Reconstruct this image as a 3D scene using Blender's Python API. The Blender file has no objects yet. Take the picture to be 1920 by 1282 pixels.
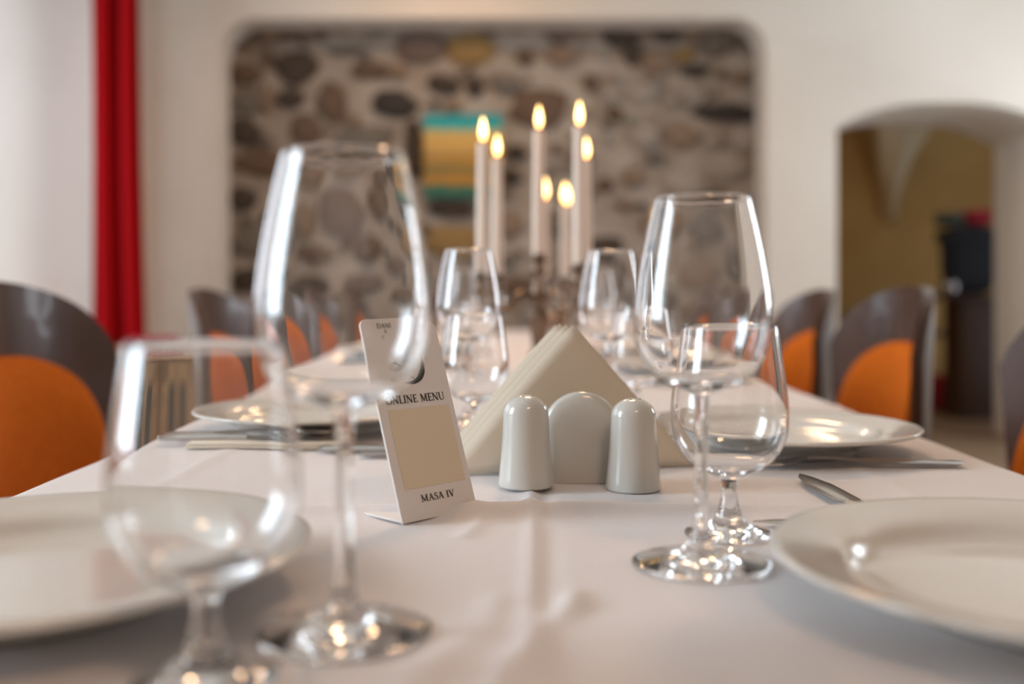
import bpy, bmesh, math, random
from mathutils import Vector, Matrix
from mathutils.geometry import tessellate_polygon
random.seed(7)
S = bpy.context.scene
C = S.collection
PI = math.pi

# ------------------------------------------------------------------ camera
F = 35.0 / 36.0 * 1920                      # focal length in photo pixels
TZ = 0.75                                   # table height
CZ = 0.90                                   # camera height
cam = bpy.data.cameras.new('camera')
cam.lens = 35; cam.sensor_width = 36
cam.shift_x = -14 / 1920; cam.shift_y = -81 / 1920
cam.dof.use_dof = True; cam.dof.focus_distance = 0.735; cam.dof.aperture_fstop = 2.7
cam.clip_start = 0.02; cam.clip_end = 100
co = bpy.data.objects.new('camera', cam); C.objects.link(co)
co.location = (0, 0, CZ); co.rotation_euler = (PI / 2, 0, 0)
S.camera = co

# ------------------------------------------------------------------ world, light, exposure
w = bpy.data.worlds.new('world'); S.world = w; w.use_nodes = True
w.node_tree.nodes['Background'].inputs[0].default_value = (0.75, 0.85, 1.0, 1)
w.node_tree.nodes['Background'].inputs[1].default_value = 1.0


def area(name, loc, rot, sx, sy, power, col):
    l = bpy.data.lights.new(name, 'AREA'); l.shape = 'RECTANGLE'
    l.size = sx; l.size_y = sy; l.energy = power; l.color = col
    o = bpy.data.objects.new(name, l); C.objects.link(o)
    o.location = loc; o.rotation_euler = rot
    return o


DAY = (0.74, 0.88, 1.0)
WARM = (1.0, 0.60, 0.32)
area('daylight_near_window', (-2.95, 0.45, 1.65), (0, -PI / 2, 0), 1.7, 1.0, 88, DAY)
area('added_middle_daylight', (-2.95, 2.30, 1.65), (0, -PI / 2, 0), 1.7, 1.2, 14, DAY)  # extra daylight added from the left to lift pillar and table
area('daylight_far_window', (-3.15, 4.45, 1.75), (0, -PI / 2, 0), 1.9, 1.6, 30, DAY)
area('daylight_right_window', (4.25, 4.45, 1.75), (0, PI / 2, 0), 1.7, 1.8, 74, (0.86, 0.93, 1.0))
area('warm_overhead_fill', (0.2, 2.7, 2.75), (0, 0, 0), 0.4, 0.4, 20, WARM)  # unseen warm fill above the table, no fixture behind it
area('warm_overhead_fill', (-0.4, 5.0, 3.05), (0, 0, 0), 0.4, 0.4, 14, WARM)  # warm fill added to brighten the back wall and alcove
area('warm_overhead_fill', (0.6, -1.2, 3.0), (0, 0, 0), 0.5, 0.5, 15, WARM)  # warm fill added behind the camera to tint the shadows tan
area('other_room_lamp_light', (2.6, 8.2, 2.9), (0, 0, 0), 0.5, 0.5, 6, (1.0, 0.72, 0.42))

S.view_settings.view_transform = 'Standard'; S.view_settings.look = 'None'
S.view_settings.exposure = 0.12; S.view_settings.gamma = 1.0
S.view_settings.use_curve_mapping = False
S.cycles.max_bounces = 24; S.cycles.transmission_bounces = 24; S.cycles.glossy_bounces = 8
S.cycles.diffuse_bounces = 4; S.cycles.transparent_max_bounces = 16
S.cycles.use_denoising = True
S.cycles.sample_clamp_indirect = 20


# ------------------------------------------------------------------ helpers
def tag(o, label=None, cat=None, group=None, kind=None):
    if label: o['label'] = label
    if cat: o['category'] = cat
    if group: o['group'] = group
    if kind: o['kind'] = kind
    return o


def empty(name, loc=(0, 0, 0), rz=0.0):
    o = bpy.data.objects.new(name, None); C.objects.link(o)
    o.location = loc; o.rotation_euler = (0, 0, rz); o.empty_display_size = 0.05
    return o


def link(name, me, parent=None, loc=(0, 0, 0), mat=None):
    o = bpy.data.objects.new(name, me); C.objects.link(o)
    o.location = loc
    if parent: o.parent = parent
    if mat:
        me.materials.clear(); me.materials.append(mat)
    return o


def mesh(name, verts, faces, mat=None, smooth=True, angle=None):
    me = bpy.data.meshes.new(name)
    me.from_pydata([tuple(v) for v in verts], [], faces)
    me.update()
    if smooth:
        me.polygons.foreach_set('use_smooth', [True] * len(me.polygons))
        if angle:
            me.set_sharp_from_angle(angle=math.radians(angle))
    if mat: me.materials.append(mat)
    return me


def bm_mesh(name, bm, mat=None, smooth=True, angle=35):
    bmesh.ops.recalc_face_normals(bm, faces=bm.faces)
    me = bpy.data.meshes.new(name); bm.to_mesh(me); bm.free()
    if smooth:
        me.polygons.foreach_set('use_smooth', [True] * len(me.polygons))
        me.set_sharp_from_angle(angle=math.radians(angle))
    if mat: me.materials.append(mat)
    return me


def box(x0, x1, y0, y1, z0, z1, bev=0.0, seg=2, bm=None):
    b = bm or bmesh.new()
    r = bmesh.ops.create_cube(b, size=1)
    for v in r['verts']:
        v.co = Vector(((x0 + x1) / 2 + v.co.x * (x1 - x0), (y0 + y1) / 2 + v.co.y * (y1 - y0), (z0 + z1) / 2 + v.co.z * (z1 - z0)))
    if bev:
        es = list({e for v in r['verts'] for e in v.link_edges})
        bmesh.ops.bevel(b, geom=es, offset=bev, segments=seg, affect='EDGES', profile=0.5)
    return b


def lathe(profile, seg=64, name='lathe', mat=None, angle=None, closed=False):
    """revolve (r, z) points about Z; a point with r == 0 becomes a pole"""
    V, Fs, rings = [], [], []
    for r, z in profile:
        if r < 1e-6:
            rings.append([len(V)]); V.append((0, 0, z))
        else:
            rings.append(list(range(len(V), len(V) + seg)))
            V += [(r * math.cos(2 * PI * k / seg), r * math.sin(2 * PI * k / seg), z) for k in range(seg)]
    pairs = list(zip(rings[:-1], rings[1:]))
    if closed: pairs.append((rings[-1], rings[0]))
    for a, b in pairs:
        for k in range(seg):
            k2 = (k + 1) % seg
            if len(a) == 1 and len(b) == 1: continue
            if len(a) == 1: Fs.append((a[0], b[k2], b[k]))
            elif len(b) == 1: Fs.append((a[k], a[k2], b[0]))
            else: Fs.append((a[k], a[k2], b[k2], b[k]))
    return mesh(name, V, Fs, mat, True, angle)


def spline(pts, n=8):
    """Catmull-Rom through tuples"""
    out = []
    P = [pts[0]] + list(pts) + [pts[-1]]
    for i in range(1, len(P) - 2):
        p0, p1, p2, p3 = P[i - 1:i + 3]
        for k in range(n):
            t = k / n
            out.append(tuple(0.5 * (2 * b + (c - a) * t + (2 * a - 5 * b + 4 * c - d) * t * t + (3 * b - a - 3 * c + d) * t ** 3)
                             for a, b, c, d in zip(p0, p1, p2, p3)))
    out.append(tuple(pts[-1]))
    return out


def tube(path, rad, seg=10, name='tube', mat=None, caps=True):
    V, Fs = [], []
    n = len(path); path = [Vector(p) for p in path]
    rads = rad if isinstance(rad, (list, tuple)) else [rad] * n
    ref = Vector((0, 0, 1))
    for i, p in enumerate(path):
        d = (path[min(i + 1, n - 1)] - path[max(i - 1, 0)]).normalized()
        a = d.cross(ref)
        if a.length < 1e-3: a = d.cross(Vector((1, 0, 0)))
        a.normalize(); b = a.cross(d)
        for k in range(seg):
            t = 2 * PI * k / seg
            V.append(p + (a * math.cos(t) + b * math.sin(t)) * rads[i])
    for i in range(n - 1):
        for k in range(seg):
            k2 = (k + 1) % seg
            Fs.append((i * seg + k, i * seg + k2, (i + 1) * seg + k2, (i + 1) * seg + k))
    if caps:
        Fs.append(tuple(reversed(range(seg)))); Fs.append(tuple(range((n - 1) * seg, n * seg)))
    return mesh(name, V, Fs, mat, True, 50)


def copy_tree(o, parent=None):
    c = o.copy(); C.objects.link(c)
    if parent: c.parent = parent
    for ch in list(o.children): copy_tree(ch, c)
    return c


# ------------------------------------------------------------------ materials
def mat(name, col, rough=0.5, metal=0.0, noise=None, bump=None, coat=0.0, sub=0.0, sheen=0.0, spec=None, stretch=(1, 1, 1), col2=None, ior=None):
    m = bpy.data.materials.new(name); m.use_nodes = True
    nt = m.node_tree; b = nt.nodes['Principled BSDF']
    b.inputs['Base Color'].default_value = (*col, 1); b.inputs['Roughness'].default_value = rough; b.inputs['Metallic'].default_value = metal
    b.inputs['Coat Weight'].default_value = coat; b.inputs['Coat Roughness'].default_value = 0.05
    if sub:
        b.inputs['Subsurface Weight'].default_value = sub; b.inputs['Subsurface Radius'].default_value = (0.012, 0.006, 0.003)
        b.inputs['Subsurface Scale'].default_value = 1.0
    if sheen: b.inputs['Sheen Weight'].default_value = sheen
    if spec is not None: b.inputs['Specular IOR Level'].default_value = spec
    if ior: b.inputs['IOR'].default_value = ior
    if noise or bump:
        tc = nt.nodes.new('ShaderNodeTexCoord'); mp = nt.nodes.new('ShaderNodeMapping')
        mp.inputs['Scale'].default_value = stretch
        nt.links.new(tc.outputs['Object'], mp.inputs[0])
    if noise:
        t = nt.nodes.new('ShaderNodeTexNoise'); t.inputs['Scale'].default_value = noise; t.inputs['Detail'].default_value = 5
        nt.links.new(mp.outputs[0], t.inputs['Vector'])
        r = nt.nodes.new('ShaderNodeValToRGB'); r.color_ramp.elements[0].position = 0.3; r.color_ramp.elements[1].position = 0.7
        r.color_ramp.elements[0].color = (*col, 1); r.color_ramp.elements[1].color = (*(col2 or col), 1)
        nt.links.new(t.outputs['Fac'], r.inputs[0]); nt.links.new(r.outputs[0], b.inputs['Base Color'])
    if bump:
        t = nt.nodes.new('ShaderNodeTexNoise'); t.inputs['Scale'].default_value = bump[0]; t.inputs['Detail'].default_value = 4
        nt.links.new(mp.outputs[0], t.inputs['Vector'])
        bu = nt.nodes.new('ShaderNodeBump'); bu.inputs['Strength'].default_value = bump[1]; bu.inputs['Distance'].default_value = bump[2]
        nt.links.new(t.outputs['Fac'], bu.inputs['Height']); nt.links.new(bu.outputs[0], b.inputs['Normal'])
    return m


def glass_mat(name, col=(1, 1, 1), ior=1.5):
    m = bpy.data.materials.new(name); m.use_nodes = True
    nt = m.node_tree; nt.nodes.clear()
    o = nt.nodes.new('ShaderNodeOutputMaterial'); g = nt.nodes.new('ShaderNodeBsdfGlass')
    g.inputs['Color'].default_value = (*col, 1); g.inputs['Roughness'].default_value = 0.0; g.inputs['IOR'].default_value = ior
    nt.links.new(g.outputs[0], o.inputs[0])
    return m


def pane_mat(name):
    m = bpy.data.materials.new(name); m.use_nodes = True
    nt = m.node_tree; nt.nodes.clear()
    o = nt.nodes.new('ShaderNodeOutputMaterial'); t = nt.nodes.new('ShaderNodeBsdfTransparent'); g = nt.nodes.new('ShaderNodeBsdfGlossy')
    g.inputs['Roughness'].default_value = 0.02
    mx = nt.nodes.new('ShaderNodeMixShader'); mx.inputs[0].default_value = 0.06
    nt.links.new(t.outputs[0], mx.inputs[1]); nt.links.new(g.outputs[0], mx.inputs[2]); nt.links.new(mx.outputs[0], o.inputs[0])
    return m


def flame_mat(name):
    m = bpy.data.materials.new(name); m.use_nodes = True
    nt = m.node_tree; nt.nodes.clear()
    o = nt.nodes.new('ShaderNodeOutputMaterial'); e = nt.nodes.new('ShaderNodeEmission')
    tc = nt.nodes.new('ShaderNodeTexCoord'); sp = nt.nodes.new('ShaderNodeSeparateXYZ'); r = nt.nodes.new('ShaderNodeValToRGB')
    nt.links.new(tc.outputs['Generated'], sp.inputs[0]); nt.links.new(sp.outputs['Z'], r.inputs[0])
    el = r.color_ramp.elements
    el[0].position = 0.0; el[0].color = (0.9, 0.32, 0.05, 1)
    el[1].position = 1.0; el[1].color = (1.0, 0.62, 0.22, 1)
    x = el.new(0.3); x.color = (1.0, 0.66, 0.26, 1)
    nt.links.new(r.outputs[0], e.inputs[0]); e.inputs[1].default_value = 8
    nt.links.new(e.outputs[0], o.inputs[0])
    return m


M = dict(
    plaster=mat('cream_plaster', (0.70, 0.63, 0.55), 0.85, noise=1.3, col2=(0.77, 0.71, 0.63), bump=(9, 0.25, 0.02)),
    plaster_white=mat('white_plaster', (0.80, 0.77, 0.71), 0.85, noise=1.3, col2=(0.85, 0.82, 0.77), bump=(9, 0.2, 0.02)),
    mortar=mat('pale_mortar', (0.30, 0.24, 0.19), 0.95, noise=4.0, col2=(0.46, 0.40, 0.34), bump=(22, 0.8, 0.03)),
    ochre=mat('ochre_plaster', (0.34, 0.19, 0.055), 0.9, noise=1.6, col2=(0.42, 0.25, 0.08)),
    vault=mat('vault_plaster', (0.55, 0.44, 0.28), 0.9),
    floor=mat('brown_floor', (0.20, 0.13, 0.08), 0.45, noise=3, col2=(0.28, 0.19, 0.12)),
    cloth=mat('white_table_linen', (0.74, 0.69, 0.68), 0.9, bump=(1500, 0.35, 0.0012), sheen=0.15, noise=700, col2=(0.78, 0.73, 0.72)),
    ceramic=mat('glazed_white_ceramic', (0.60, 0.58, 0.535), 0.2, coat=0.6),
    plate=mat('glazed_plate_china', (0.70, 0.66, 0.60), 0.16, coat=0.5),
    paper=mat('napkin_paper', (0.76, 0.68, 0.56), 0.9, bump=(400, 0.15, 0.0006)),
    card=mat('white_plastic_card', (0.76, 0.70, 0.665), 0.45),
    ink=mat('black_ink', (0.025, 0.023, 0.02), 0.6),
    cream_print=mat('cream_print', (0.72, 0.60, 0.43), 0.6),
    glass=glass_mat('clear_glass'),
    pane=pane_mat('window_glass'),
    steel=mat('polished_steel', (0.62, 0.60, 0.58), 0.16, 1.0),
    silver=mat('tarnished_silver', (0.30, 0.22, 0.16), 0.28, 1.0, noise=30, col2=(0.18, 0.12, 0.085)),
    wax=mat('ivory_wax', (0.80, 0.66, 0.55), 0.45, sub=0.25),
    wick=mat('burnt_wick', (0.03, 0.02, 0.02), 0.9),
    flame=flame_mat('candle_flame'),
    wood=mat('dark_lacquered_wood', (0.045, 0.020, 0.012), 0.36, noise=9, col2=(0.085, 0.040, 0.023), stretch=(1, 1, 0.15), coat=0.3, spec=0.4),
    orange=mat('orange_upholstery', (0.48, 0.105, 0.005), 0.85, noise=120, col2=(0.58, 0.14, 0.008), bump=(420, 0.3, 0.002), spec=0.15),
    oak=mat('oak_wood', (0.33, 0.18, 0.07), 0.5, noise=7, col2=(0.45, 0.27, 0.12), stretch=(1, 1, 0.12)),
    dark_glass=mat('dark_cabinet_glass', (0.07, 0.065, 0.045), 0.08),
    velvet=mat('red_velvet', (0.42, 0.006, 0.010), 0.9, spec=0.1),
    red=mat('red_textile', (0.38, 0.015, 0.03), 0.8),
    black=mat('black_fabric', (0.012, 0.013, 0.018), 0.75),
    grey_green=mat('grey_green_textile', (0.06, 0.075, 0.06), 0.8),
    leaf=mat('dark_green_leaf', (0.035, 0.07, 0.02), 0.55),
    pot=mat('clay_pot', (0.22, 0.09, 0.05), 0.8),
    navy=mat('navy_textile', (0.03, 0.035, 0.06), 0.8),
    post=mat('dark_brown_wood', (0.075, 0.034, 0.018), 0.5, noise=8, col2=(0.05, 0.022, 0.012), stretch=(1, 1, 0.1)),
    white_frame=mat('white_painted_wood', (0.8, 0.8, 0.78), 0.5),
)

# ------------------------------------------------------------------ room shell
BW = 6.0            # back wall plane
LX, RX = -2.3, 3.9  # left and right wall planes
CEIL = 3.3
def px(x, Y): return (x - 974) / F * Y
def pz(y, Y): return CZ + (560 - y) / F * Y


def wall_from_outline(name, outline, holes, to3d, mat_, depth_vec, parent=None):
    """A flat wall with holes, given thickness by depth_vec (reveals included)."""
    loops = [outline] + holes
    flat = [p for l in loops for p in l]
    tris = tessellate_polygon([[Vector((a, b, 0)) for a, b in l] for l in loops])
    V = [Vector(to3d(a, b)) for a, b in flat]
    n = len(V)
    V2 = V + [v + Vector(depth_vec) for v in V]
    Fs = [tuple(t) for t in tris] + [tuple(n + i for i in reversed(t)) for t in tris]
    k = 0
    for l in loops:
        m = len(l)
        for i in range(m):
            a, b = k + i, k + (i + 1) % m
            Fs.append((a, b, b + n, a + n))
        k += m
    bm = bmesh.new()
    vs = [bm.verts.new(v) for v in V2]
    for f in Fs:
        try: bm.faces.new([vs[i] for i in f])
        except ValueError: pass
    me = bm_mesh(name, bm, mat_, True, 30)
    return tag(link(name, me, parent), kind='structure')


def arc(cx, cz, r, a0, a1, n=8):
    return [(cx + r * math.cos(math.radians(a0 + (a1 - a0) * i / n)), cz + r * math.sin(math.radians(a0 + (a1 - a0) * i / n))) for i in range(n + 1)]


# back wall: one outline with the stone alcove and the doorway notched up from the floor
nx0, nx1, nzt = px(407, BW), px(1436, BW), pz(34, BW)
dx0, dx1 = px(1570, BW), 3.22
out = [(LX - 0.9, 0), (nx0, 0)]
out += [(nx0, nzt - 0.3)] + arc(nx0 + 0.22, nzt - 0.22, 0.22, 180, 90) + arc(nx1 - 0.2, nzt - 0.2, 0.2, 90, 0) + [(nx1, 0)]
dz0, dzt = pz(238, BW), pz(192, BW)
dm = (dx0 + dx1) / 2; hw = (dx1 - dx0) / 2
door_arch = [(dx0, 0), (dx0, dz0 - 0.06)]
for i in range(0, 21):
    t = -1 + 2 * i / 20
    door_arch.append((dm + hw * t, dz0 + (dzt - dz0) * (1 - abs(t) ** 2.6)))
door_arch += [(dx1, dz0 - 0.06), (dx1, 0)]
out += door_arch + [(RX + 0.2, 0), (RX + 0.2, CEIL + 0.1), (LX - 0.9, CEIL + 0.1)]
ALC = 0.28
wall_back = wall_from_outline('wall_back', out, [], lambda a, b: (a, BW, b), M['plaster'], (0, ALC, 0))
# soften the arrises of the plaster openings
bev = wall_back.modifiers.new('soft_arris', 'BEVEL'); bev.width = 0.035; bev.segments = 3; bev.limit_method = 'ANGLE'; bev.angle_limit = math.radians(60)
# deeper passage behind the doorway (the wall is thicker there)
V, Fs = [], []
for (a, b) in door_arch:
    V.append((a, BW + ALC, b)); V.append((a, BW + 0.75, b))
for i in range(len(door_arch) - 1):
    Fs.append((2 * i, 2 * i + 1, 2 * i + 3, 2 * i + 2))
tag(link('door_1', mesh('door_1', V, Fs, M['plaster'], True, 30)), kind='structure')

# floor, ceiling, side walls
tag(link('floor', bm_mesh('floor', box(LX - 1, RX + 0.3, -3.6, 10.6, -0.1, 0), M['floor'], False)), kind='structure')
tag(link('ceiling', bm_mesh('ceiling', box(LX - 1, RX + 0.3, -3.6, 10.6, CEIL, CEIL + 0.1), M['plaster_white'], False)), kind='structure')
wall_from_outline('wall_right', [(-3.2, 0), (6.0, 0), (6.0, CEIL), (-3.2, CEIL)], [[(3.45, 0.8), (5.45, 0.8), (5.45, 2.7), (3.45, 2.7)]],
                  lambda a, b: (RX, a, b), M['plaster'], (0.2, 0, 0))
tag(link('wall_rear', bm_mesh('wall_rear', box(LX - 0.9, RX + 0.2, -3.25, -3.0, 0, CEIL), M['plaster'], False)), kind='structure')
# left wall: two deep splayed window recesses plus a middle one added for extra light (coordinates: y, z)
def left_wall():
    near = [(-0.15, 0.75), (1.05, 0.75), (1.05, 2.6), (-0.15, 2.6)]
    far = [(3.35, 0.55), (5.72, 0.55), (5.72, 3.05), (3.35, 3.05)]
    mid = [(1.6, 0.75), (3.0, 0.75), (3.0, 2.6), (1.6, 2.6)]
    mid_o = [(1.7, 0.8), (2.9, 0.8), (2.9, 2.5), (1.7, 2.5)]
    near_o = [(-0.05, 0.8), (0.95, 0.8), (0.95, 2.5), (-0.05, 2.5)]
    far_o = [(3.65, 0.8), (5.25, 0.8), (5.25, 2.7), (3.65, 2.7)]
    outl = [(-3.2, 0), (6.0, 0), (6.0, CEIL), (-3.2, CEIL)]
    V, Fs = [], []
    loops = [outl, near, mid, far]
    tris = tessellate_polygon([[Vector((a, b, 0)) for a, b in l] for l in loops])
    V = [(LX, a, b) for l in loops for a, b in l]
    Fs = [tuple(t) for t in tris]
    for l, lo, X in ((near, near_o, LX - 0.55), (mid, mid_o, LX - 0.55), (far, far_o, LX - 0.7)):
        k = len(V)
        V += [(LX, a, b) for a, b in l] + [(X, a, b) for a, b in lo]
        for i in range(4):
            j = (i + 1) % 4
            Fs.append((k + i, k + j, k + 4 + j, k + 4 + i))
    return tag(link('wall_left', mesh('wall_left', V, Fs, M['plaster_white'], False)), kind='structure')
left_wall()


def window(name, X, y0, y1, z0, z1):
    e = empty(name, (X, 0, 0)); tag(e, kind='structure')
    b = bmesh.new(); t = 0.05
    for (a0, a1, c0, c1) in ((y0, y1, z0, z0 + t), (y0, y1, z1 - t, z1), (y0, y0 + t, z0, z1), (y1 - t, y1, z0, z1)):
        box(-0.03, 0.03, a0, a1, c0, c1, bm=b)
    link('window_frame', bm_mesh('window_frame', b, M['white_frame'], False), e)
    link('pane', bm_mesh('pane', box(-0.002, 0.002, y0 + t, y1 - t, z0 + t, z1 - t), M['pane'], False), e)
window('window_1', LX - 0.56, -0.05, 0.95, 0.8, 2.5)
window('added_window', LX - 0.56, 1.7, 2.9, 0.8, 2.5)  # unseen window added to let in the extra middle daylight
window('window_4', RX + 0.1, 3.45, 5.45, 0.8, 2.7)
window('window_3', LX - 0.71, 3.65, 5.25, 0.8, 2.7)

# stone wall inside the alcove: mortar bed plus every stone an object of its own
SY = BW + ALC
me_w = bmesh.new()
bmesh.ops.create_grid(me_w, x_segments=60, y_segments=50, size=1)
for v in me_w.verts:
    v.co = Vector((-0.16 + v.co.x * 1.9, SY + 0.02 + 0.008 * math.sin(v.co.x * 37 + v.co.y * 11) * math.cos(v.co.y * 29), 1.36 + v.co.y * 1.36))
wall_stone = tag(link('wall_alcove', bm_mesh('wall_alcove', me_w, M['mortar'])), kind='structure')


def stone_mat(name, c):
    return mat(name, tuple(x * 0.8 for x in c), 0.9, noise=14, col2=tuple(min(1, x * 1.25) for x in c), bump=(25, 0.6, 0.02))
SM = dict(
    dark=stone_mat('dark_stone', (0.075, 0.052, 0.037)), brown=stone_mat('brown_stone', (0.16, 0.10, 0.065)),
    mauve=stone_mat('mauve_stone', (0.18, 0.125, 0.10)), tan=stone_mat('tan_stone', (0.29, 0.20, 0.135)),
    grey=stone_mat('grey_stone', (0.20, 0.17, 0.14)), ochre=stone_mat('ochre_stone', (0.33, 0.205, 0.075)),
    pale=stone_mat('pale_stone', (0.42, 0.36, 0.30)), slate=stone_mat('slate_stone', (0.055, 0.043, 0.037)))
variants = []
for vi in range(7):
    rr = random.Random(vi + 50); n = 11
    rad = [rr.uniform(0.82, 1.1) for _ in range(n)]
    if vi == 6: rad = [1.0, 0.95, 0.8, 0.66, 0.62, 0.85, 1.2, 0.8, 0.6, 0.6, 0.75]   # tear-drop
    if vi == 5: rad = [1.0, 1.25, 1.05, 1.0, 1.18, 0.95, 1.2, 1.0, 1.0, 1.2, 1.0]
    V = []
    for s, d in ((1.0, 0.05), (0.93, -0.5), (0.62, -0.95)):
        for k in range(n):
            a = 2 * PI * k / n
            V.append((rad[k] * s * math.cos(a), d * rr.uniform(0.85, 1.1), rad[k] * s * math.sin(a)))
    V.append((0, -1.05, 0))
    Fs = []
    for r in range(2):
        for k in range(n):
            k2 = (k + 1) % n
            Fs.append((r * n + k, r * n + k2, (r + 1) * n + k2, (r + 1) * n + k))
    Fs += [(2 * n + k, 2 * n + (k + 1) % n, 3 * n) for k in range(n)]
    variants.append((V, Fs))
cache = {}
def stone(x, y, wpx, hpx, kind, rot=0.0, var=None):
    vi = random.randrange(6) if var is None else var
    if (vi, kind) not in cache:
        bm = bmesh.new(); vs = [bm.verts.new(v) for v in variants[vi][0]]
        for f in variants[vi][1]: bm.faces.new([vs[i] for i in f])
        cache[(vi, kind)] = bm_mesh('stone', bm, SM[kind], True, 70)
    o = link('stone', cache[(vi, kind)], wall_stone, (px(x, SY), SY + 0.012, pz(y, SY)))
    o.scale = (wpx / 2 / F * SY, 0.045, hpx / 2 / F * SY); o.rotation_euler = (0, rot, 0)
    return o


stones = [
    (541, 58, 66, 34, 'brown'), (641, 56, 44, 22, 'tan'), (708, 56, 50, 26, 'grey'), (789, 86, 104, 70, 'mauve'), (880, 92, 96, 66, 'ochre'),
    (556, 126, 92, 72, 'dark'), (650, 95, 80, 24, 'grey'), (460, 138, 66, 44, 'brown'), (695, 132, 84, 36, 'brown'), (621, 190, 62, 82, 'brown'),
    (738, 194, 92, 56, 'slate'), (830, 158, 66, 38, 'dark'), (890, 162, 40, 46, 'dark'), (950, 158, 70, 42, 'grey'), (545, 184, 56, 40, 'dark'),
    (467, 190, 78, 46, 'grey'), (571, 242, 64, 66, 'brown'), (685, 258, 112, 50, 'grey'), (458, 247, 62, 58, 'dark'), (494, 303, 118, 54, 'brown'),
    (776, 280, 42, 120, 'dark'), (636, 400, 110, 104, 'mauve'), (455, 372, 62, 48, 'dark'), (845, 392, 96, 34, 'dark'), (1050, 60, 58, 48, 'mauve'),
    (1098, 55, 44, 40, 'tan'), (1155, 60, 54, 58, 'dark'), (1249, 55, 58, 46, 'dark'), (1346, 70, 92, 78, 'grey'), (984, 107, 36, 36, 'brown'),
    (1054, 105, 70, 40, 'tan'), (1188, 100, 42, 46, 'dark'), (1235, 117, 80, 46, 'tan'), (1284, 104, 46, 32, 'ochre'), (1303, 132, 60, 24, 'dark'),
    (1108, 155, 30, 34, 'brown'), (1010, 202, 104, 74, 'brown'), (1152, 212, 32, 32, 'brown'), (1279, 255, 70, 52, 'tan'),
    (1232, 296, 36, 30, 'grey'), (1135, 346, 32, 32, 'brown'), (1189, 332, 46, 46, 'tan'), (970, 286, 40, 34, 'dark'), (1390, 146, 36, 28, 'tan'),
    (1132, 470, 72, 56, 'dark'), (850, 455, 110, 64, 'ochre'), (560, 330, 70, 46, 'tan'), (575, 480, 92, 40, 'brown'), (480, 455, 90, 60, 'grey'),
    (700, 470, 70, 60, 'brown'), (545, 415, 56, 70, 'tan'), (730, 380, 60, 74, 'brown'), (775, 500, 66, 40, 'mauve'), (560, 545, 120, 50, 'dark'),
    (690, 540, 96, 46, 'mauve'), (470, 525, 80, 50, 'dark'), (655, 320, 74, 38, 'tan'), (740, 330, 46, 44, 'brown'), (1285, 345, 90, 60, 'pale'),
    (1365, 310, 80, 60, 'pale'), (1240, 420, 80, 56, 'tan'), (1330, 430, 90, 60, 'grey'), (1390, 380, 50, 50, 'pale'), (1190, 500, 50, 40, 'brown'),
    (1310, 520, 100, 60, 'tan'), (1400, 500, 50, 60, 'grey'), (1205, 175, 70, 40, 'pale'), (1300, 180, 60, 36, 'pale'), (1210, 255, 60, 44, 'pale'),
    (1090, 300, 50, 56, 'grey'), (1395, 260, 50, 46, 'pale'), (970, 50, 66, 34, 'tan'), (1300, 60, 34, 44, 'tan'), (1400, 60, 36, 50, 'brown'),
    (505, 70, 34, 40, 'tan'), (597, 62, 40, 28, 'brown'), (500, 185, 30, 60, 'tan'), (745, 135, 40, 30, 'tan'), (660, 225, 36, 28, 'tan'),
    (955, 420, 60, 60, 'tan'), (1050, 420, 56, 60, 'grey'), (880, 530, 90, 50, 'grey'), (980, 540, 90, 50, 'brown'), (1100, 550, 90, 50, 'tan'),
    (1220, 570, 90, 50, 'grey'), (800, 565, 90, 44, 'brown'),
]
for (x, y, a, b, k) in stones:
    stone(x, y, a, b, k, random.uniform(-0.15, 0.15))
stone(1363, 212, 124, 58, 'slate', 0.12, 6)
# small packing stones between the large ones
placed = [(s[0], s[1], s[2] / 2, s[3] / 2) for s in stones] + [(1363, 212, 62, 29), (868, 293, 78, 82)]
tries = 0; added = 0
while added < 95 and tries < 6000:
    tries += 1
    x = random.uniform(440, 1415); y = random.uniform(48, 640); a = random.uniform(14, 44); b = a * random.uniform(0.55, 0.95)
    if all(((x - p[0]) / (p[2] + a / 2)) ** 2 + ((y - p[1]) / (p[3] + b / 2)) ** 2 > 0.92 for p in placed):
        r = random.random(); right = x > 1000
        k = ('pale' if r < 0.45 else 'tan' if r < 0.75 else 'grey' if r < 0.9 else 'brown') if right else ('tan' if r < 0.35 else 'brown' if r < 0.65 else 'grey' if r < 0.85 else 'dark')
        stone(x, y, a, b, k, random.uniform(-0.4, 0.4)); placed.append((x, y, a / 2, b / 2)); added += 1

# room beyond the doorway
OY = 9.6
tag(link('wall_far', bm_mesh('wall_far', box(0.6, RX + 1.6, OY, OY + 0.1, 0, CEIL), M['ochre'], False)), kind='structure')
tag(link('wall_far_left', bm_mesh('wall_far_left', box(1.0, 1.1, BW + 0.75, OY, 0, CEIL), M['ochre'], False)), kind='structure')
tag(link('wall_far_right', bm_mesh('wall_far_right', box(5.3, 5.4, BW + 0.28, OY, 0, CEIL), M['ochre'], False)), kind='structure')
# vault springer on the far wall: a cream corbel that fans upward into two curved ribs
V, Fs = [], []
prof = []
n = 12
xa = px(1662, OY); za = pz(408, OY)
for i in range(n + 1):
    t = i / n
    z = za + t * 1.15
    prof.append((xa - 0.06 - 0.28 * t ** 1.6, xa + 0.06 + 0.42 * t ** 1.8, z, OY - 0.08 - 0.55 * t ** 1.7))
for (x0, x1, z, y) in prof: V += [(x0, OY, z), (x0, y, z), ((x0 + x1) / 2, y - 0.1, z), (x1, y, z), (x1, OY, z)]
for i in range(n):
    for k in range(4):
        a = i * 5 + k
        Fs.append((a, a + 1, a + 6, a + 5))
Fs.append((0, 1, 2, 3, 4))
tag(link('trim_1', mesh('trim_1', V, Fs, M['vault'], True, 40)), kind='structure')

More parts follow.
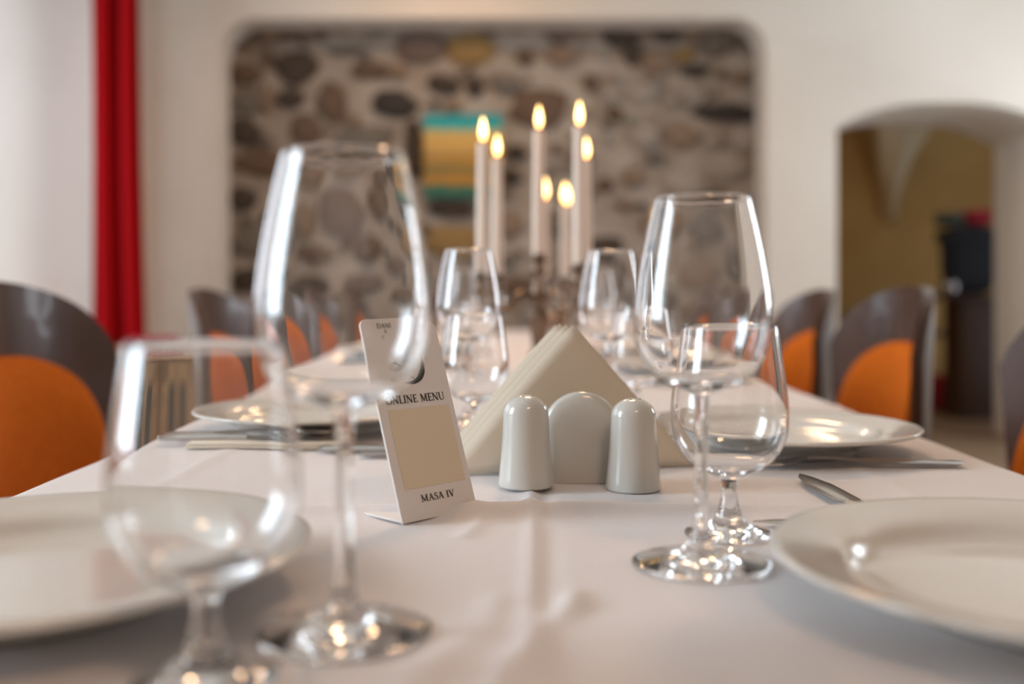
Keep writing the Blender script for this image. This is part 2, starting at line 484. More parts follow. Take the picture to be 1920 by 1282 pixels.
# ------------------------------------------------------------------ painting on the stone wall
def painting_mat():
    m = bpy.data.materials.new('painted_canvas'); m.use_nodes = True
    nt = m.node_tree; b = nt.nodes['Principled BSDF']; b.inputs['Roughness'].default_value = 0.6
    tc = nt.nodes.new('ShaderNodeTexCoord'); sp = nt.nodes.new('ShaderNodeSeparateXYZ'); ns = nt.nodes.new('ShaderNodeTexNoise')
    ns.inputs['Scale'].default_value = 5; ma = nt.nodes.new('ShaderNodeMath'); ma.operation = 'MULTIPLY_ADD'; ma.inputs[1].default_value = 0.12
    r = nt.nodes.new('ShaderNodeValToRGB'); el = r.color_ramp.elements
    nt.links.new(tc.outputs['Generated'], sp.inputs[0]); nt.links.new(tc.outputs['Generated'], ns.inputs['Vector'])
    nt.links.new(ns.outputs['Fac'], ma.inputs[0]); nt.links.new(sp.outputs['Z'], ma.inputs[2]); nt.links.new(ma.outputs[0], r.inputs[0])
    el[0].position = 0.0; el[0].color = (0.02, 0.14, 0.10, 1)
    el[1].position = 1.0; el[1].color = (0.0, 0.30, 0.33, 1)
    for p, c in ((0.19, (0.03, 0.15, 0.09)), (0.24, (0.45, 0.20, 0.02)), (0.33, (0.48, 0.24, 0.03)), (0.36, (0.12, 0.13, 0.05)), (0.42, (0.14, 0.14, 0.05)),
                 (0.46, (0.50, 0.24, 0.03)), (0.53, (0.46, 0.24, 0.04)), (0.56, (0.20, 0.16, 0.05)), (0.61, (0.55, 0.32, 0.08)), (0.79, (0.62, 0.38, 0.10)),
                 (0.86, (0.50, 0.40, 0.14)), (0.89, (0.0, 0.36, 0.36))):
        e = el.new(p); e.color = (*c, 1)
    nt.links.new(r.outputs[0], b.inputs['Base Color'])
    return m
pt = empty('painting', (px(868, SY - 0.05), SY - 0.06, pz(293, SY - 0.05)))
tag(pt, 'small square canvas with teal top and ochre stripes hung on the stone wall', 'painting')
link('canvas', bm_mesh('canvas', box(-0.245, 0.245, -0.012, 0.012, -0.26, 0.26, 0.004), painting_mat()), pt)
link('canvas_edge', bm_mesh('canvas_edge', box(-0.235, 0.235, 0.012, 0.05, -0.25, 0.25), M['grey_green'], False), pt)

# ------------------------------------------------------------------ curtain, cabinet
def curtain():
    V, Fs = [], []; nu, nv = 60, 24
    for j in range(nv + 1):
        t = j / nv
        z = 3.0 - t * 2.42
        for i in range(nu + 1):
            u = i / nu
            sp = 0.86 + 0.14 * t
            x = -2.36 + (0.31 * sp) * u + 0.005 * t
            y = 5.46 + (0.06 - 0.01 * t) * math.sin(u * 2 * PI * 2.4 + 0.5 * math.sin(3 * t)) + 0.02 * math.sin(u * 9 + 2)
            V.append((x, y, z))
    for j in range(nv):
        for i in range(nu):
            a = j * (nu + 1) + i
            Fs.append((a, a + 1, a + nu + 2, a + nu + 1))
    o = link('curtain', mesh('curtain', V, Fs, M['velvet']))
    so = o.modifiers.new('thickness', 'SOLIDIFY'); so.thickness = 0.006
    return tag(o, 'long red velvet curtain hanging in folds beside the window recess', 'curtain')
curtain()
rod = empty('curtain_rod', (-2.25, 5.46, 3.02)); tag(rod, 'dark rod above the frame carrying the red velvet curtain', 'curtain rod')
link('rod', tube([(-0.05, -2.2, 0), (-0.05, -1.0, 0), (-0.05, 0, 0), (-0.02, 0.0, 0), (0.25, 0, 0)], 0.014, 10, 'rod', M['post']), rod)

cab = empty('cabinet', (-1.87, 5.08, 0), 0.18)
tag(cab, 'low oak cabinet with glazed doors standing under the red curtain', 'cabinet')
W2, D2, H2 = 0.23, 0.18, 0.65
b = bmesh.new(); box(-W2, W2, -D2, D2, 0.05, H2 - 0.03, 0.004, bm=b)
link('body', bm_mesh('body', b, M['oak']), cab)
link('cabinet_top', bm_mesh('cabinet_top', box(-W2 - 0.02, W2 + 0.02, -D2 - 0.025, D2, H2 - 0.03, H2, 0.005), M['oak']), cab)
link('plinth', bm_mesh('plinth', box(-W2 + 0.02, W2 - 0.02, -D2 + 0.02, D2, 0, 0.05), M['oak'], False), cab)
for s in (0, 1):
    x0 = -W2 + 0.01 + s * W2; x1 = x0 + W2 - 0.02
    bb = bmesh.new(); f = 0.05
    for q in ((x0, x1, 0.08, 0.08 + f), (x0, x1, H2 - 0.16, H2 - 0.05), (x0, x0 + f, 0.08, H2 - 0.05), (x1 - f, x1, 0.08, H2 - 0.05), ((x0 + x1) / 2 - 0.012, (x0 + x1) / 2 + 0.012, 0.08, H2 - 0.05)):
        box(q[0], q[1], -D2 - 0.02, -D2 - 0.001, q[2], q[3], bm=bb)
    dd = link('door', bm_mesh('door', bb, M['oak'], False), cab)
    link('pane', bm_mesh('pane', box(x0 + f, x1 - f, -D2 - 0.008, -D2 - 0.002, 0.08 + f, H2 - 0.16), M['dark_glass'], False), dd)
    link('knob', lathe([(0, 0), (0.012, 0.004), (0.012, 0.012), (0, 0.018)], 12, 'knob', M['post']), dd, (x1 - 0.02 if s == 0 else x0 + 0.02, -D2 - 0.035, 0.4))
rc = link('folded_cloth', bm_mesh('folded_cloth', box(-0.11, 0.11, -0.08, 0.08, 0, 0.055, 0.018, 3), M['red']), None, (-1.86, 5.05, H2))
tag(rc, 'folded dark red cloth lying on top of the low oak cabinet', 'cloth')

# ------------------------------------------------------------------ things in the room beyond
hs = empty('wooden_pedestal', (px(1826, 7.6), 7.6, 0)); tag(hs, 'tall dark wooden pedestal with a wide top beyond the doorway', 'pedestal')
ph = pz(552, 7.6)
link('column', bm_mesh('column', box(-0.165, 0.165, -0.16, 0.16, 0.05, ph - 0.04, 0.01), M['post']), hs)
link('pedestal_top', bm_mesh('pedestal_top', box(-0.33, 0.24, -0.2, 0.2, ph - 0.04, ph, 0.008), M['post']), hs)
link('base', bm_mesh('base', box(-0.19, 0.19, -0.19, 0.19, 0, 0.05, 0.008), M['post']), hs)
def lumpy(name, w_, d_, h_, m, seed, taper=0.85):
    bm = bmesh.new(); bmesh.ops.create_cube(bm, size=1)
    bmesh.ops.subdivide_edges(bm, edges=bm.edges[:], cuts=4, use_grid_fill=True)
    r = random.Random(seed)
    for v in bm.verts:
        p = v.co.copy(); q = p * 2
        l = max(abs(q.x), abs(q.y), abs(q.z)); e = (q.x ** 6 + q.y ** 6 + q.z ** 6) ** (1 / 6)
        p = p * (l / e) if e else p
        s = 1 + (taper - 1) * (0.5 - p.z) + 0.05 * r.uniform(-1, 1)
        v.co = Vector((p.x * w_ * s, p.y * d_ * s, (p.z + 0.5) * h_))
    return bm_mesh(name, bm, m, True, 80)
bag = empty('bag', (px(1815, 7.6), 7.6, ph)); tag(bag, 'black bag standing on the dark pedestal beyond the doorway', 'bag')
link('body', lumpy('body', 0.40, 0.26, 0.52, M['black'], 3, 0.82), bag)
link('flap', bm_mesh('flap', box(-0.21, 0.2, -0.145, 0.14, 0.40, 0.50, 0.04, 3), M['black']), bag)
link('handle', tube(spline([(-0.19, -0.14, 0.45), (-0.24, -0.16, 0.35), (-0.2, -0.15, 0.2)], 6), 0.02, 8, 'handle', M['black']), bag)
o = link('folded_jacket', lumpy('folded_jacket', 0.20, 0.2, 0.12, M['red'], 5), None, (px(1832, 7.6), 7.6, ph + 0.524)); tag(o, 'red folded garment lying on top of the black bag', 'garment')
o = link('knit_hat', lumpy('knit_hat', 0.17, 0.18, 0.10, M['grey_green'], 8, 1.1), None, (px(1780, 7.6), 7.6, ph + 0.524)); tag(o, 'grey green knit hat beside the red garment on the bag', 'hat')
o = link('metal_bowl', lathe([(0, 0), (0.05, 0.004), (0.075, 0.05), (0.08, 0.09), (0.074, 0.088), (0.068, 0.05), (0.04, 0.012), (0, 0.01)], 24, 'metal_bowl', M['steel']), None, (px(1784, 7.38), 7.43, ph)); tag(o, 'small metal bowl in front of the black bag', 'bowl')
# plant
plant = empty('potted_plant', (px(1688, 8.6), 8.6, 0.62)); tag(plant, 'small dark green potted plant on a side table beyond the doorway', 'plant')
link('pot', lathe([(0, 0), (0.06, 0), (0.08, 0.12), (0.085, 0.13), (0.072, 0.13), (0.06, 0.02), (0, 0.02)], 20, 'pot', M['pot']), plant)
link('soil', lathe([(0, 0.115), (0.072, 0.115)], 20, 'soil', M['post']), plant)
leafm = None
for k in range(16):
    a = k * 2.4; L_ = 0.30 + 0.12 * ((k * 7) % 5) / 5; el_ = 0.75 + 0.5 * ((k * 3) % 4) / 4
    path = [(0.01 * math.cos(a), 0.01 * math.sin(a), 0.11)]
    V, Fs = [], []
    for i in range(7):
        t = i / 6; r_ = L_ * math.cos(el_) * t; z = 0.11 + L_ * math.sin(el_) * t - 0.10 * t * t; wd = 0.032 * math.sin(PI * min(1, t * 0.92 + 0.08))
        cx_, cy_ = r_ * math.cos(a), r_ * math.sin(a)
        V += [(cx_ - wd * math.sin(a), cy_ + wd * math.cos(a), z), (cx_, cy_, z - 0.006), (cx_ + wd * math.sin(a), cy_ - wd * math.cos(a), z)]
    for i in range(6):
        for q in (0, 1): Fs.append((3 * i + q, 3 * i + q + 1, 3 * i + q + 4, 3 * i + q + 3))
    link('leaf', mesh('leaf', V, Fs, M['leaf']), plant)
stt = empty('side_table', (px(1680, 8.6), 8.6, 0)); tag(stt, 'dark wooden side table carrying the potted plant beyond the doorway', 'table')
link('tabletop', bm_mesh('tabletop', box(-0.42, 0.42, -0.28, 0.28, 0.58, 0.62, 0.006), M['post']), stt)
for sx in (-0.37, 0.37):
    for sy in (-0.23, 0.23): link('leg', bm_mesh('leg', box(sx - 0.025, sx + 0.025, sy - 0.025, sy + 0.025, 0, 0.58), M['post'], False), stt)
o = link('folded_cloth', lumpy('folded_blue_cloth', 0.22, 0.2, 0.16, M['navy'], 11), None, (px(1606, 8.5), 8.5, 0.62)); tag(o, 'dark blue bundle of cloth on the side table left of the plant', 'cloth')
o = link('bucket', lathe([(0, 0), (0.10, 0), (0.13, 0.28), (0.135, 0.29), (0.12, 0.28), (0.09, 0.02), (0, 0.02)], 24, 'bucket', M['red']), None, (px(1768, 8.0), 8.0, 0)); tag(o, 'dark red bucket on the floor beside the pedestal', 'bucket')

# ------------------------------------------------------------------ table and tablecloth
TY0, TY1 = -0.25, 4.7
def xl(y): return -(0.383 + 0.027 * (min(max(y, 0.3), 2.2) - 0.77))
def xr(y): return 0.426 + 0.029 * (min(max(y, 0.3), 2.0) - 0.84)
tb = empty('dining_table', (0, 0, 0)); tag(tb, 'long dining table under the white cloth between two rows of chairs', 'table')
link('tabletop', bm_mesh('tabletop', box(-0.36, 0.40, TY0 + 0.01, TY1 - 0.01, 0.70, TZ - 0.006), M['oak'], False), tb)
for yy in (TY0 + 0.1, 2.2, TY1 - 0.1):
    for xx in (-0.2, 0.24): link('leg', bm_mesh('leg', box(xx - 0.035, xx + 0.035, yy - 0.035, yy + 0.035, 0, 0.70, 0.004), M['oak']), tb)


FLAT = [(x_, y_, 0.085, 0.13) for x_, y_ in ((-0.245, 0.5), (0.262, 0.48), (-0.232, 1.135), (0.252, 0.985), (-0.245, 2.05), (0.27, 1.85), (-0.25, 2.72), (0.27, 2.55))]
FLAT += [(0.0357, 1.80, 0.06, 0.09), (0.10, 2.62, 0.06, 0.09)]
def gauss(t, s): return math.exp(-(t / s) ** 2)
def segd(x, y, pts):
    """signed distance to a polyline (positive on its right) and the parameter along it"""
    best = (9, 0, 0)
    L = 0
    for i in range(len(pts) - 1):
        ax, ay = pts[i]; bx, by = pts[i + 1]; dx, dy = bx - ax, by - ay; l = math.hypot(dx, dy)
        t = max(0, min(1, ((x - ax) * dx + (y - ay) * dy) / l / l)); qx, qy = ax + t * dx, ay + t * dy
        d = math.hypot(x - qx, y - qy)
        if d < best[0]:
            sgn = 1 if (dx * (y - ay) - dy * (x - ax)) < 0 else -1
            best = (d, sgn, L + t * l)
        L += l
    return best[0] * best[1], best[2], L
W1 = [(0.0245, 0.52), (0.0215, 0.485), (0.006, 0.444), (-0.010, 0.388), (-0.03, 0.30)]
W2_ = [(-0.012, 0.52), (-0.018, 0.46), (-0.04, 0.40), (-0.06, 0.34)]
def ch(x, y):
    h = 0.0006 * math.sin(9 * x + 1.3) * math.sin(7 * y + 0.4) + 0.0004 * math.sin(31 * x + 14 * y) * math.sin(23 * y - 8 * x)
    # transverse pressed fold in front of the shakers
    yf = 0.700 + 0.004 * math.sin(9 * x + 0.5) + 0.002 * math.sin(37 * x)
    h += (0.0062 + 0.0008 * math.sin(14 * x + 2)) * gauss(y - yf, 0.0115) * (0.35 + 0.65 * gauss(x - 0.02, 0.22))
    h -= 0.0008 * gauss(y - yf + 0.035, 0.02)
    # lengthwise pressed fold down the middle of the cloth
    xf = 0.0125 + 0.002 * math.sin(11 * y)
    h += 0.0026 * gauss(x - xf + 0.006, 0.005) - 0.0012 * gauss(x - xf - 0.005, 0.006)
    for yy in (1.38, 2.08, 2.8, 3.5):
        h += 0.0022 * gauss(y - yy - 0.003 * math.sin(8 * x), 0.012)
    for xx in (-0.28, 0.30):
        h += 0.0012 * gauss(x - xx - 0.003 * math.sin(6 * y), 0.010)
    for W, a, s in ((W1, 0.0056, 0.0075), (W2_, 0.0032, 0.010)):
        d, t, L = segd(x, y, W)
        if abs(d) < 0.05:
            h += a * gauss(d + 0.004, s) * min(1, t / 0.03) * (0.75 + 0.25 * math.sin(60 * t))
    d, t, L = segd(x, y, [(-0.03, 0.70), (-0.028, 0.66), (-0.035, 0.62)])
    h += 0.002 * gauss(d, 0.006) * (1 if 0 < t < L else 0.0)
    for (qx, qy, r0, r1) in FLAT:
        d = math.hypot(x - qx, y - qy)
        if d < r1: h *= max(0.0, (d - r0) / (r1 - r0))
    return TZ + max(h, -0.0015) + 0.0008


def tablecloth():
    ys = []
    y = TY0
    while y < TY1:
        ys.append(y); y += 0.02 if y < 0.3 else 0.0035 if y < 0.8 else 0.008 if y < 1.5 else 0.02
    ys.append(TY1)
    nx = 210; hang = 7
    V, Fs = [], []
    for j, y in enumerate(ys):
        L, R = xl(y), xr(y)
        row = []
        for k in range(hang, 0, -1):
            d = 0.20 * k / hang
            row.append((L - 0.012 - 0.018 * math.sin(11 * y) * (k / hang) * 0.7 - 0.01 * (k / hang), y, TZ - 0.012 - d))
        row.append((L - 0.008, y, TZ - 0.006))
        for i in range(nx + 1):
            x = L + (R - L) * i / nx
            row.append((x, y, ch(x, y)))
        row.append((R + 0.008, y, TZ - 0.006))
        for k in range(1, hang + 1):
            d = 0.20 * k / hang
            row.append((R + 0.012 + 0.018 * math.sin(10 * y + 1) * (k / hang) * 0.7 + 0.01 * (k / hang), y, TZ - 0.012 - d))
        V += row
    n = nx + 1 + 2 + 2 * hang
    for j in range(len(ys) - 1):
        for i in range(n - 1):
            a = j * n + i
            Fs.append((a, a + 1, a + n + 1, a + n))
    o = link('tablecloth', mesh('tablecloth', V, Fs, M['cloth']))
    return tag(o, 'white linen tablecloth with pressed fold lines over the long table', 'tablecloth')
tablecloth()
def top(x, y): return ch(x, y)

# ------------------------------------------------------------------ chairs
def make_chair():
    """local frame: the sitter faces -X, the backrest's middle is at x = 0, y = 0"""
    r = empty('dining_chair')
    HW = 0.225
    def surf(ph, t, off, top_c, top_s, bot, hw):
        a = abs(ph)
        zt = top_c - (top_c - top_s) * (0.45 * a ** 2 + 0.55 * a ** 7)
        z = bot + (zt - bot) * t
        wv = 0.80 + 0.20 * min(1, max(0, (z - 0.42) / 0.40)) ** 0.8
        y = hw * ph * wv
        x = -0.085 * (y / 0.225) ** 2 + off + 0.10 * (z - 0.9) * 0.35
        return Vector((x, y, z))
    def sheet(name, off0, off1, tc, ts, bot, hw, m, puff=0.0):
        nu, nv = 36, 14
        V, Fs = [], []
        for side, off in ((0, off0), (1, off1)):
            for j in range(nv + 1):
                for i in range(nu + 1):
                    ph = -1 + 2 * i / nu; t = j / nv
                    p = surf(ph, t, off, tc, ts, bot, hw)
                    if side == 0 and puff: p.x -= puff * (1 - ph ** 8) * (1 - (2 * t - 1) ** 8)
                    V.append(p)
        n = (nu + 1) * (nv + 1)
        for j in range(nv):
            for i in range(nu):
                a = j * (nu + 1) + i
                Fs.append((a, a + nu + 1, a + nu + 2, a + 1)); Fs.append((n + a, n + a + 1, n + a + nu + 2, n + a + nu + 1))
        rim = [i for i in range(nu + 1)] + [j * (nu + 1) + nu for j in range(1, nv + 1)] + [nv * (nu + 1) + i for i in range(nu - 1, -1, -1)] + [j * (nu + 1) for j in range(nv - 1, 0, -1)]
        for q in range(len(rim)):
            a, b_ = rim[q], rim[(q + 1) % len(rim)]
            Fs.append((a, b_, b_ + n, a + n))
        return mesh(name, V, Fs, m, True, 40)
    link('backrest', sheet('backrest', 0.0, 0.022, 0.925, 0.80, 0.36, HW, M['wood']), r)
    link('back_pad', sheet('back_pad', -0.016, -0.001, 0.818, 0.655, 0.40, 0.204, M['orange'], 0.02), r)
    bm = bmesh.new()
    box(-0.46, -0.05, -0.215, 0.215, 0.405, 0.47, 0.03, 4, bm=bm)
    for v in bm.verts:
        k = (v.co.x + 0.46) / 0.41
        v.co.y *= 1.0 - 0.14 * k
    link('seat', bm_mesh('seat', bm, M['orange']), r)
    bm = bmesh.new(); box(-0.45, -0.035, -0.205, 0.205, 0.37, 0.405, 0.008, bm=bm)
    for v in bm.verts: v.co.y *= 1.0 - 0.14 * (v.co.x + 0.46) / 0.41
    link('seat_frame', bm_mesh('seat_frame', bm, M['wood']), r)
    for (x, y, dx, dy) in ((-0.42, -0.18, -0.01, 0), (-0.42, 0.18, -0.01, 0), (-0.06, -0.14, 0.06, -0.01), (-0.06, 0.14, 0.06, 0.01)):
        link('leg', tube([(x + dx, y + dy, 0), (x + dx * 0.4, y + dy * 0.4, 0.2), (x, y, 0.375)], [0.014, 0.018, 0.022], 10, 'leg', M['wood']), r)
    return r
chair0 = make_chair()
chairs = [
    (-0.745, 1.42, PI, 'large dark wooden chair with orange back pad nearest the camera on the curtain side'),
    (-0.755, 2.385, PI, 'dark wooden chair with orange pad just right of the low oak cabinet'),
    (-0.763, 2.90, PI, 'dark wooden chair with orange pad, third from the camera on the curtain side'),
    (-0.763, 3.52, PI, 'dark wooden chair with orange pad, second from the stone wall on the curtain side'),
    (-0.763, 4.45, PI, 'small looking dark wooden chair nearest the stone wall on the curtain side'),
    (0.802, 1.26, 0, 'dark wooden chair with orange pad cut by the right edge of the photo'),
    (0.752, 1.915, 0, 'dark wooden chair with rounded shiny corner standing before the dark doorway'),
    (0.775, 2.56, 0, 'dark wooden chair with orange pad against the white pillar beside the doorway'),
    (0.775, 3.2, 0, 'dark wooden chair seen through the big wine glass, second from the stone wall'),
    (0.775, 3.85, 0, 'dark wooden chair nearest the stone wall on the doorway side'),
]
for i, (x, y, rz, lab) in enumerate(chairs):
    c = chair0 if i == 0 else copy_tree(chair0)
    c.location = (x, y, 0); c.rotation_euler = (0, 0, rz)
    tag(c, lab, 'chair', 'chairs around the long table')

# ------------------------------------------------------------------ glasses
def glass_parts(outer, inner, n_bowl, n_stem, seg, base_in):
    """outer: (r,z) from the foot's rim up to the lip; inner: lip down to the bowl's bottom centre. Open parts that share their border rings."""
    foot_prof = base_in + outer[:n_stem + 1]
    stem_prof = outer[n_stem:n_bowl + 1]
    bowl_prof = outer[n_bowl:] + inner
    return (lathe(foot_prof, seg, 'foot', M['glass']), lathe(stem_prof, seg, 'stem', M['glass']), lathe(bowl_prof, seg, 'bowl', M['glass']))


def big_glass_meshes():
    b_ = spline([(0.0046, 0.096), (0.010, 0.0985), (0.0200, 0.1025), (0.0300, 0.1105), (0.0366, 0.1225), (0.0388, 0.137), (0.0376, 0.155), (0.0342, 0.176), (0.0304, 0.194), (0.0272, 0.2075)], 5)
    low = spline([(0.0385, 0.0012), (0.0380, 0.0024), (0.030, 0.0036), (0.018, 0.0062), (0.0085, 0.0115), (0.0052, 0.020)], 4)
    stem = spline([(0.0052, 0.020), (0.0040, 0.034), (0.0037, 0.06), (0.0038, 0.082), (0.0046, 0.096)], 5)
    outer = low[:-1] + stem[:-1] + b_
    th = 0.0010
    inn = [(max(r - th, 0.0), z + (0.0007 if z > 0.103 else 0)) for r, z in b_ if z > 0.104]
    inn[-1] = (b_[-1][0] - th, b_[-1][1])
    inner = [(b_[-1][0] - th * 0.5, b_[-1][1] + 0.0006)] + list(reversed(inn)) + [(0.0190, 0.1055), (0.010, 0.1035), (0.004, 0.1028), (0.0, 0.1027)]
    base = [(0.0, 0.0009), (0.02, 0.0008), (0.034, 0.0), (0.0378, 0.0003)]
    return glass_parts(outer, inner, len(low) - 1 + len(stem) - 1, len(low) - 1, 72, base)


def small_glass_meshes():
    b_ = spline([(0.0054, 0.0345), (0.0105, 0.0378), (0.0195, 0.0425), (0.0290, 0.0505), (0.0347, 0.0610), (0.0368, 0.0735), (0.0358, 0.090), (0.0330, 0.110), (0.0300, 0.1320)], 5)
    low = spline([(0.0280, 0.0012), (0.0276, 0.0022), (0.025, 0.0032), (0.016, 0.0058), (0.0095, 0.0105), (0.0072, 0.016)], 4)
    stem = spline([(0.0072, 0.016), (0.0056, 0.022), (0.0048, 0.028), (0.0054, 0.0345)], 4)
    outer = low[:-1] + stem[:-1] + b_
    th = 0.0010
    inn = [(r - th, z + (0.0007 if z > 0.044 else 0)) for r, z in b_ if z > 0.0445]
    inn[-1] = (b_[-1][0] - th, b_[-1][1])
    inner = [(b_[-1][0] - th * 0.5, b_[-1][1] + 0.0006)] + list(reversed(inn)) + [(0.0185, 0.0452), (0.010, 0.0434), (0.004, 0.0427), (0.0, 0.0426)]
    base = [(0.0, 0.0009), (0.017, 0.0008), (0.025, 0.0), (0.0273, 0.0003)]
    return glass_parts(outer, inner, len(low) - 1 + len(stem) - 1, len(low) - 1, 72, base)


def make_glass(name, ms):
    r = empty(name)
    for nme, me in zip(('foot', 'stem', 'bowl'), ms): link(nme, me, r)
    return r
big0 = make_glass('wine_glass', big_glass_meshes())
small0 = make_glass('small_wine_glass', small_glass_meshes())
big = [
    (-0.0778, 0.442, 'large clear wine glass in front of the menu card, overlapping its corner'),
    (0.102, 0.558, 'large clear wine glass standing right of the napkin holder and its shakers'),
    (-0.060, 1.165, 'large clear wine glass just behind the menu card, before the candle stand'),
    (0.108, 1.19, 'large clear wine glass behind the napkin stack, right of the candles'),
    (-0.115, 1.99, 'large clear wine glass left of the candle stand stem'),
    (0.165, 2.09, 'large clear wine glass right of the candle stand, third along the doorway side'),
    (-0.075, 2.62, 'far large clear wine glass, fourth along the curtain side'),
    (0.19, 2.80, 'far large clear wine glass, fourth along the doorway side'),
]
small = [
    (-0.1224, 0.388, 'small short stemmed wine glass at the photo front, before the big left plate'),
    (0.1325, 0.629, 'small short stemmed wine glass just behind the large glass right of the shakers'),
    (-0.048, 1.07, 'small short stemmed wine glass right behind the menu card'),
    (0.150, 1.27, 'small short stemmed wine glass behind the napkin stack on the doorway side'),
    (-0.085, 1.84, 'small short stemmed wine glass left of the candle stand, third along the curtain side'),
    (0.215, 2.20, 'small short stemmed wine glass right of the candle stand, third along the doorway side'),
    (-0.12, 2.55, 'far small short stemmed wine glass, fourth along the curtain side'),
    (0.26, 2.86, 'far small short stemmed wine glass, fourth along the doorway side'),
]
for i, (x, y, lab) in enumerate(big):
    g = big0 if i == 0 else copy_tree(big0)
    g.location = (x, y, top(x, y) + 0.0002); g.scale = (1, 1, 1.025 if i == 0 else 0.99); tag(g, lab, 'wine glass', 'large wine glasses along the table')
for i, (x, y, lab) in enumerate(small):
    g = small0 if i == 0 else copy_tree(small0)
    g.location = (x, y, top(x, y) + 0.0002); tag(g, lab, 'wine glass', 'small wine glasses along the table')

# ------------------------------------------------------------------ plates
pp = spline([(0.0, 0.0045), (0.05, 0.0045), (0.071, 0.0040), (0.0755, 0.0), (0.079, 0.0005), (0.081, 0.005), (0.098, 0.0125), (0.120, 0.0185), (0.1362, 0.0215)], 4)
pp += [(0.1376, 0.0226), (0.1376, 0.0240), (0.1362, 0.0250)]
pp += spline([(0.134, 0.0249), (0.120, 0.0226), (0.1065, 0.0196), (0.099, 0.0165), (0.091, 0.0105), (0.080, 0.0078), (0.05, 0.0074), (0.0, 0.0074)], 4)
plate_me = lathe(pp, 96, 'plate', M['plate'])
plates = [
    (-0.245, 0.500, 'large white dinner plate behind the front small glass, nearest on the curtain side'),
    (0.262, 0.480, 'large white dinner plate in the lower right corner of the photo'),
    (-0.232, 1.135, 'white dinner plate before the oak cabinet, second along the curtain side'),
    (0.252, 0.985, 'white dinner plate beyond the small glass, second along the doorway side'),
    (-0.245, 2.05, 'white dinner plate seen under the big front glass bowl, third along the curtain side'),
    (0.27, 1.85, 'white dinner plate seen through the large right glass, third along the doorway side'),
    (-0.25, 2.72, 'far white dinner plate, fourth along the curtain side'),
    (0.27, 2.55, 'far white dinner plate, fourth along the doorway side'),
]
for i, (x, y, lab) in enumerate(plates):
    o = link('dinner_plate', plate_me, None, (x, y, TZ + 0.0022)); tag(o, lab, 'plate', 'dinner plates along the table')

# ------------------------------------------------------------------ cutlery (local: lies along +X, handle end at x = 0)
def strip(sections, name, m):
    """sections: (x, half width, z centre, half thickness)"""
    V, Fs = [], []
    for x, hw_, z, t in sections:
        V += [(x, -hw_, z), (x, -hw_ * 0.6, z + t), (x, hw_ * 0.6, z + t), (x, hw_, z), (x, hw_ * 0.6, z - t), (x, -hw_ * 0.6, z - t)]
    for i in range(len(sections) - 1):
        for k in range(6):
            k2 = (k + 1) % 6
            Fs.append((i * 6 + k, (i + 1) * 6 + k, (i + 1) * 6 + k2, i * 6 + k2))
    Fs.append(tuple(range(6))); Fs.append(tuple(reversed(range((len(sections) - 1) * 6, len(sections) * 6))))
    return mesh(name, V, Fs, m, True, 35)
knife_h = strip([(0, 0.004, 0.003, 0.002), (0.006, 0.0085, 0.003, 0.003), (0.05, 0.0085, 0.0032, 0.003), (0.095, 0.006, 0.0032, 0.0028), (0.105, 0.006, 0.0032, 0.002)], 'handle', M['steel'])
knife_b = strip([(0.105, 0.006, 0.0032, 0.0012), (0.115, 0.010, 0.003, 0.0009), (0.175, 0.0105, 0.003, 0.0008), (0.205, 0.006, 0.003, 0.0007), (0.218, 0.0012, 0.003, 0.0004)], 'blade', M['steel'])
fork_h = strip([(0, 0.005, 0.003, 0.0012), (0.005, 0.0095, 0.003, 0.0016), (0.06, 0.006, 0.004, 0.0016), (0.115, 0.003, 0.008, 0.0018), (0.14, 0.004, 0.0085, 0.0014)], 'handle', M['steel'])
fork_n = strip([(0.14, 0.004, 0.0085, 0.0012), (0.152, 0.0115, 0.0060, 0.0009), (0.165, 0.0125, 0.0042, 0.0009)], 'neck', M['steel'])
spoon_h = strip([(0, 0.005, 0.003, 0.0012), (0.005, 0.0095, 0.003, 0.0016), (0.06, 0.006, 0.004, 0.0016), (0.115, 0.003, 0.008, 0.0018), (0.138, 0.0035, 0.0085, 0.0014)], 'handle', M['steel'])
def spoon_bowl():
    V, Fs = [], []; n, mr = 20, 5
    for s in (0, 1):
        for j in range(mr + 1):
            rr = j / mr
            for k in range(n):
                a = 2 * PI * k / n
                V.append((0.165 + 0.030 * rr * math.cos(a), 0.0205 * rr * math.sin(a), 0.0082 - 0.0072 * (1 - rr * rr) + (0.001 if s else 0)))
    o = n * (mr + 1)
    for j in range(mr):
        for k in range(n):
            k2 = (k + 1) % n
            Fs.append((j * n + k, j * n + k2, (j + 1) * n + k2, (j + 1) * n + k)); Fs.append((o + j * n + k, o + (j + 1) * n + k, o + (j + 1) * n + k2, o + j * n + k2))
    for k in range(n):
        k2 = (k + 1) % n
        Fs.append((mr * n + k, mr * n + k2, o + mr * n + k2, o + mr * n + k))
    return mesh('spoon_bowl', V, Fs, M['steel'], True, 60)
spoon_b = spoon_bowl()
tines = [strip([(0.163, 0.0013, 0.0042, 0.0008), (0.185, 0.0011, 0.0034, 0.0007), (0.207, 0.0006, 0.0062, 0.0004)], 'tine', M['steel']) for _ in range(1)][0]


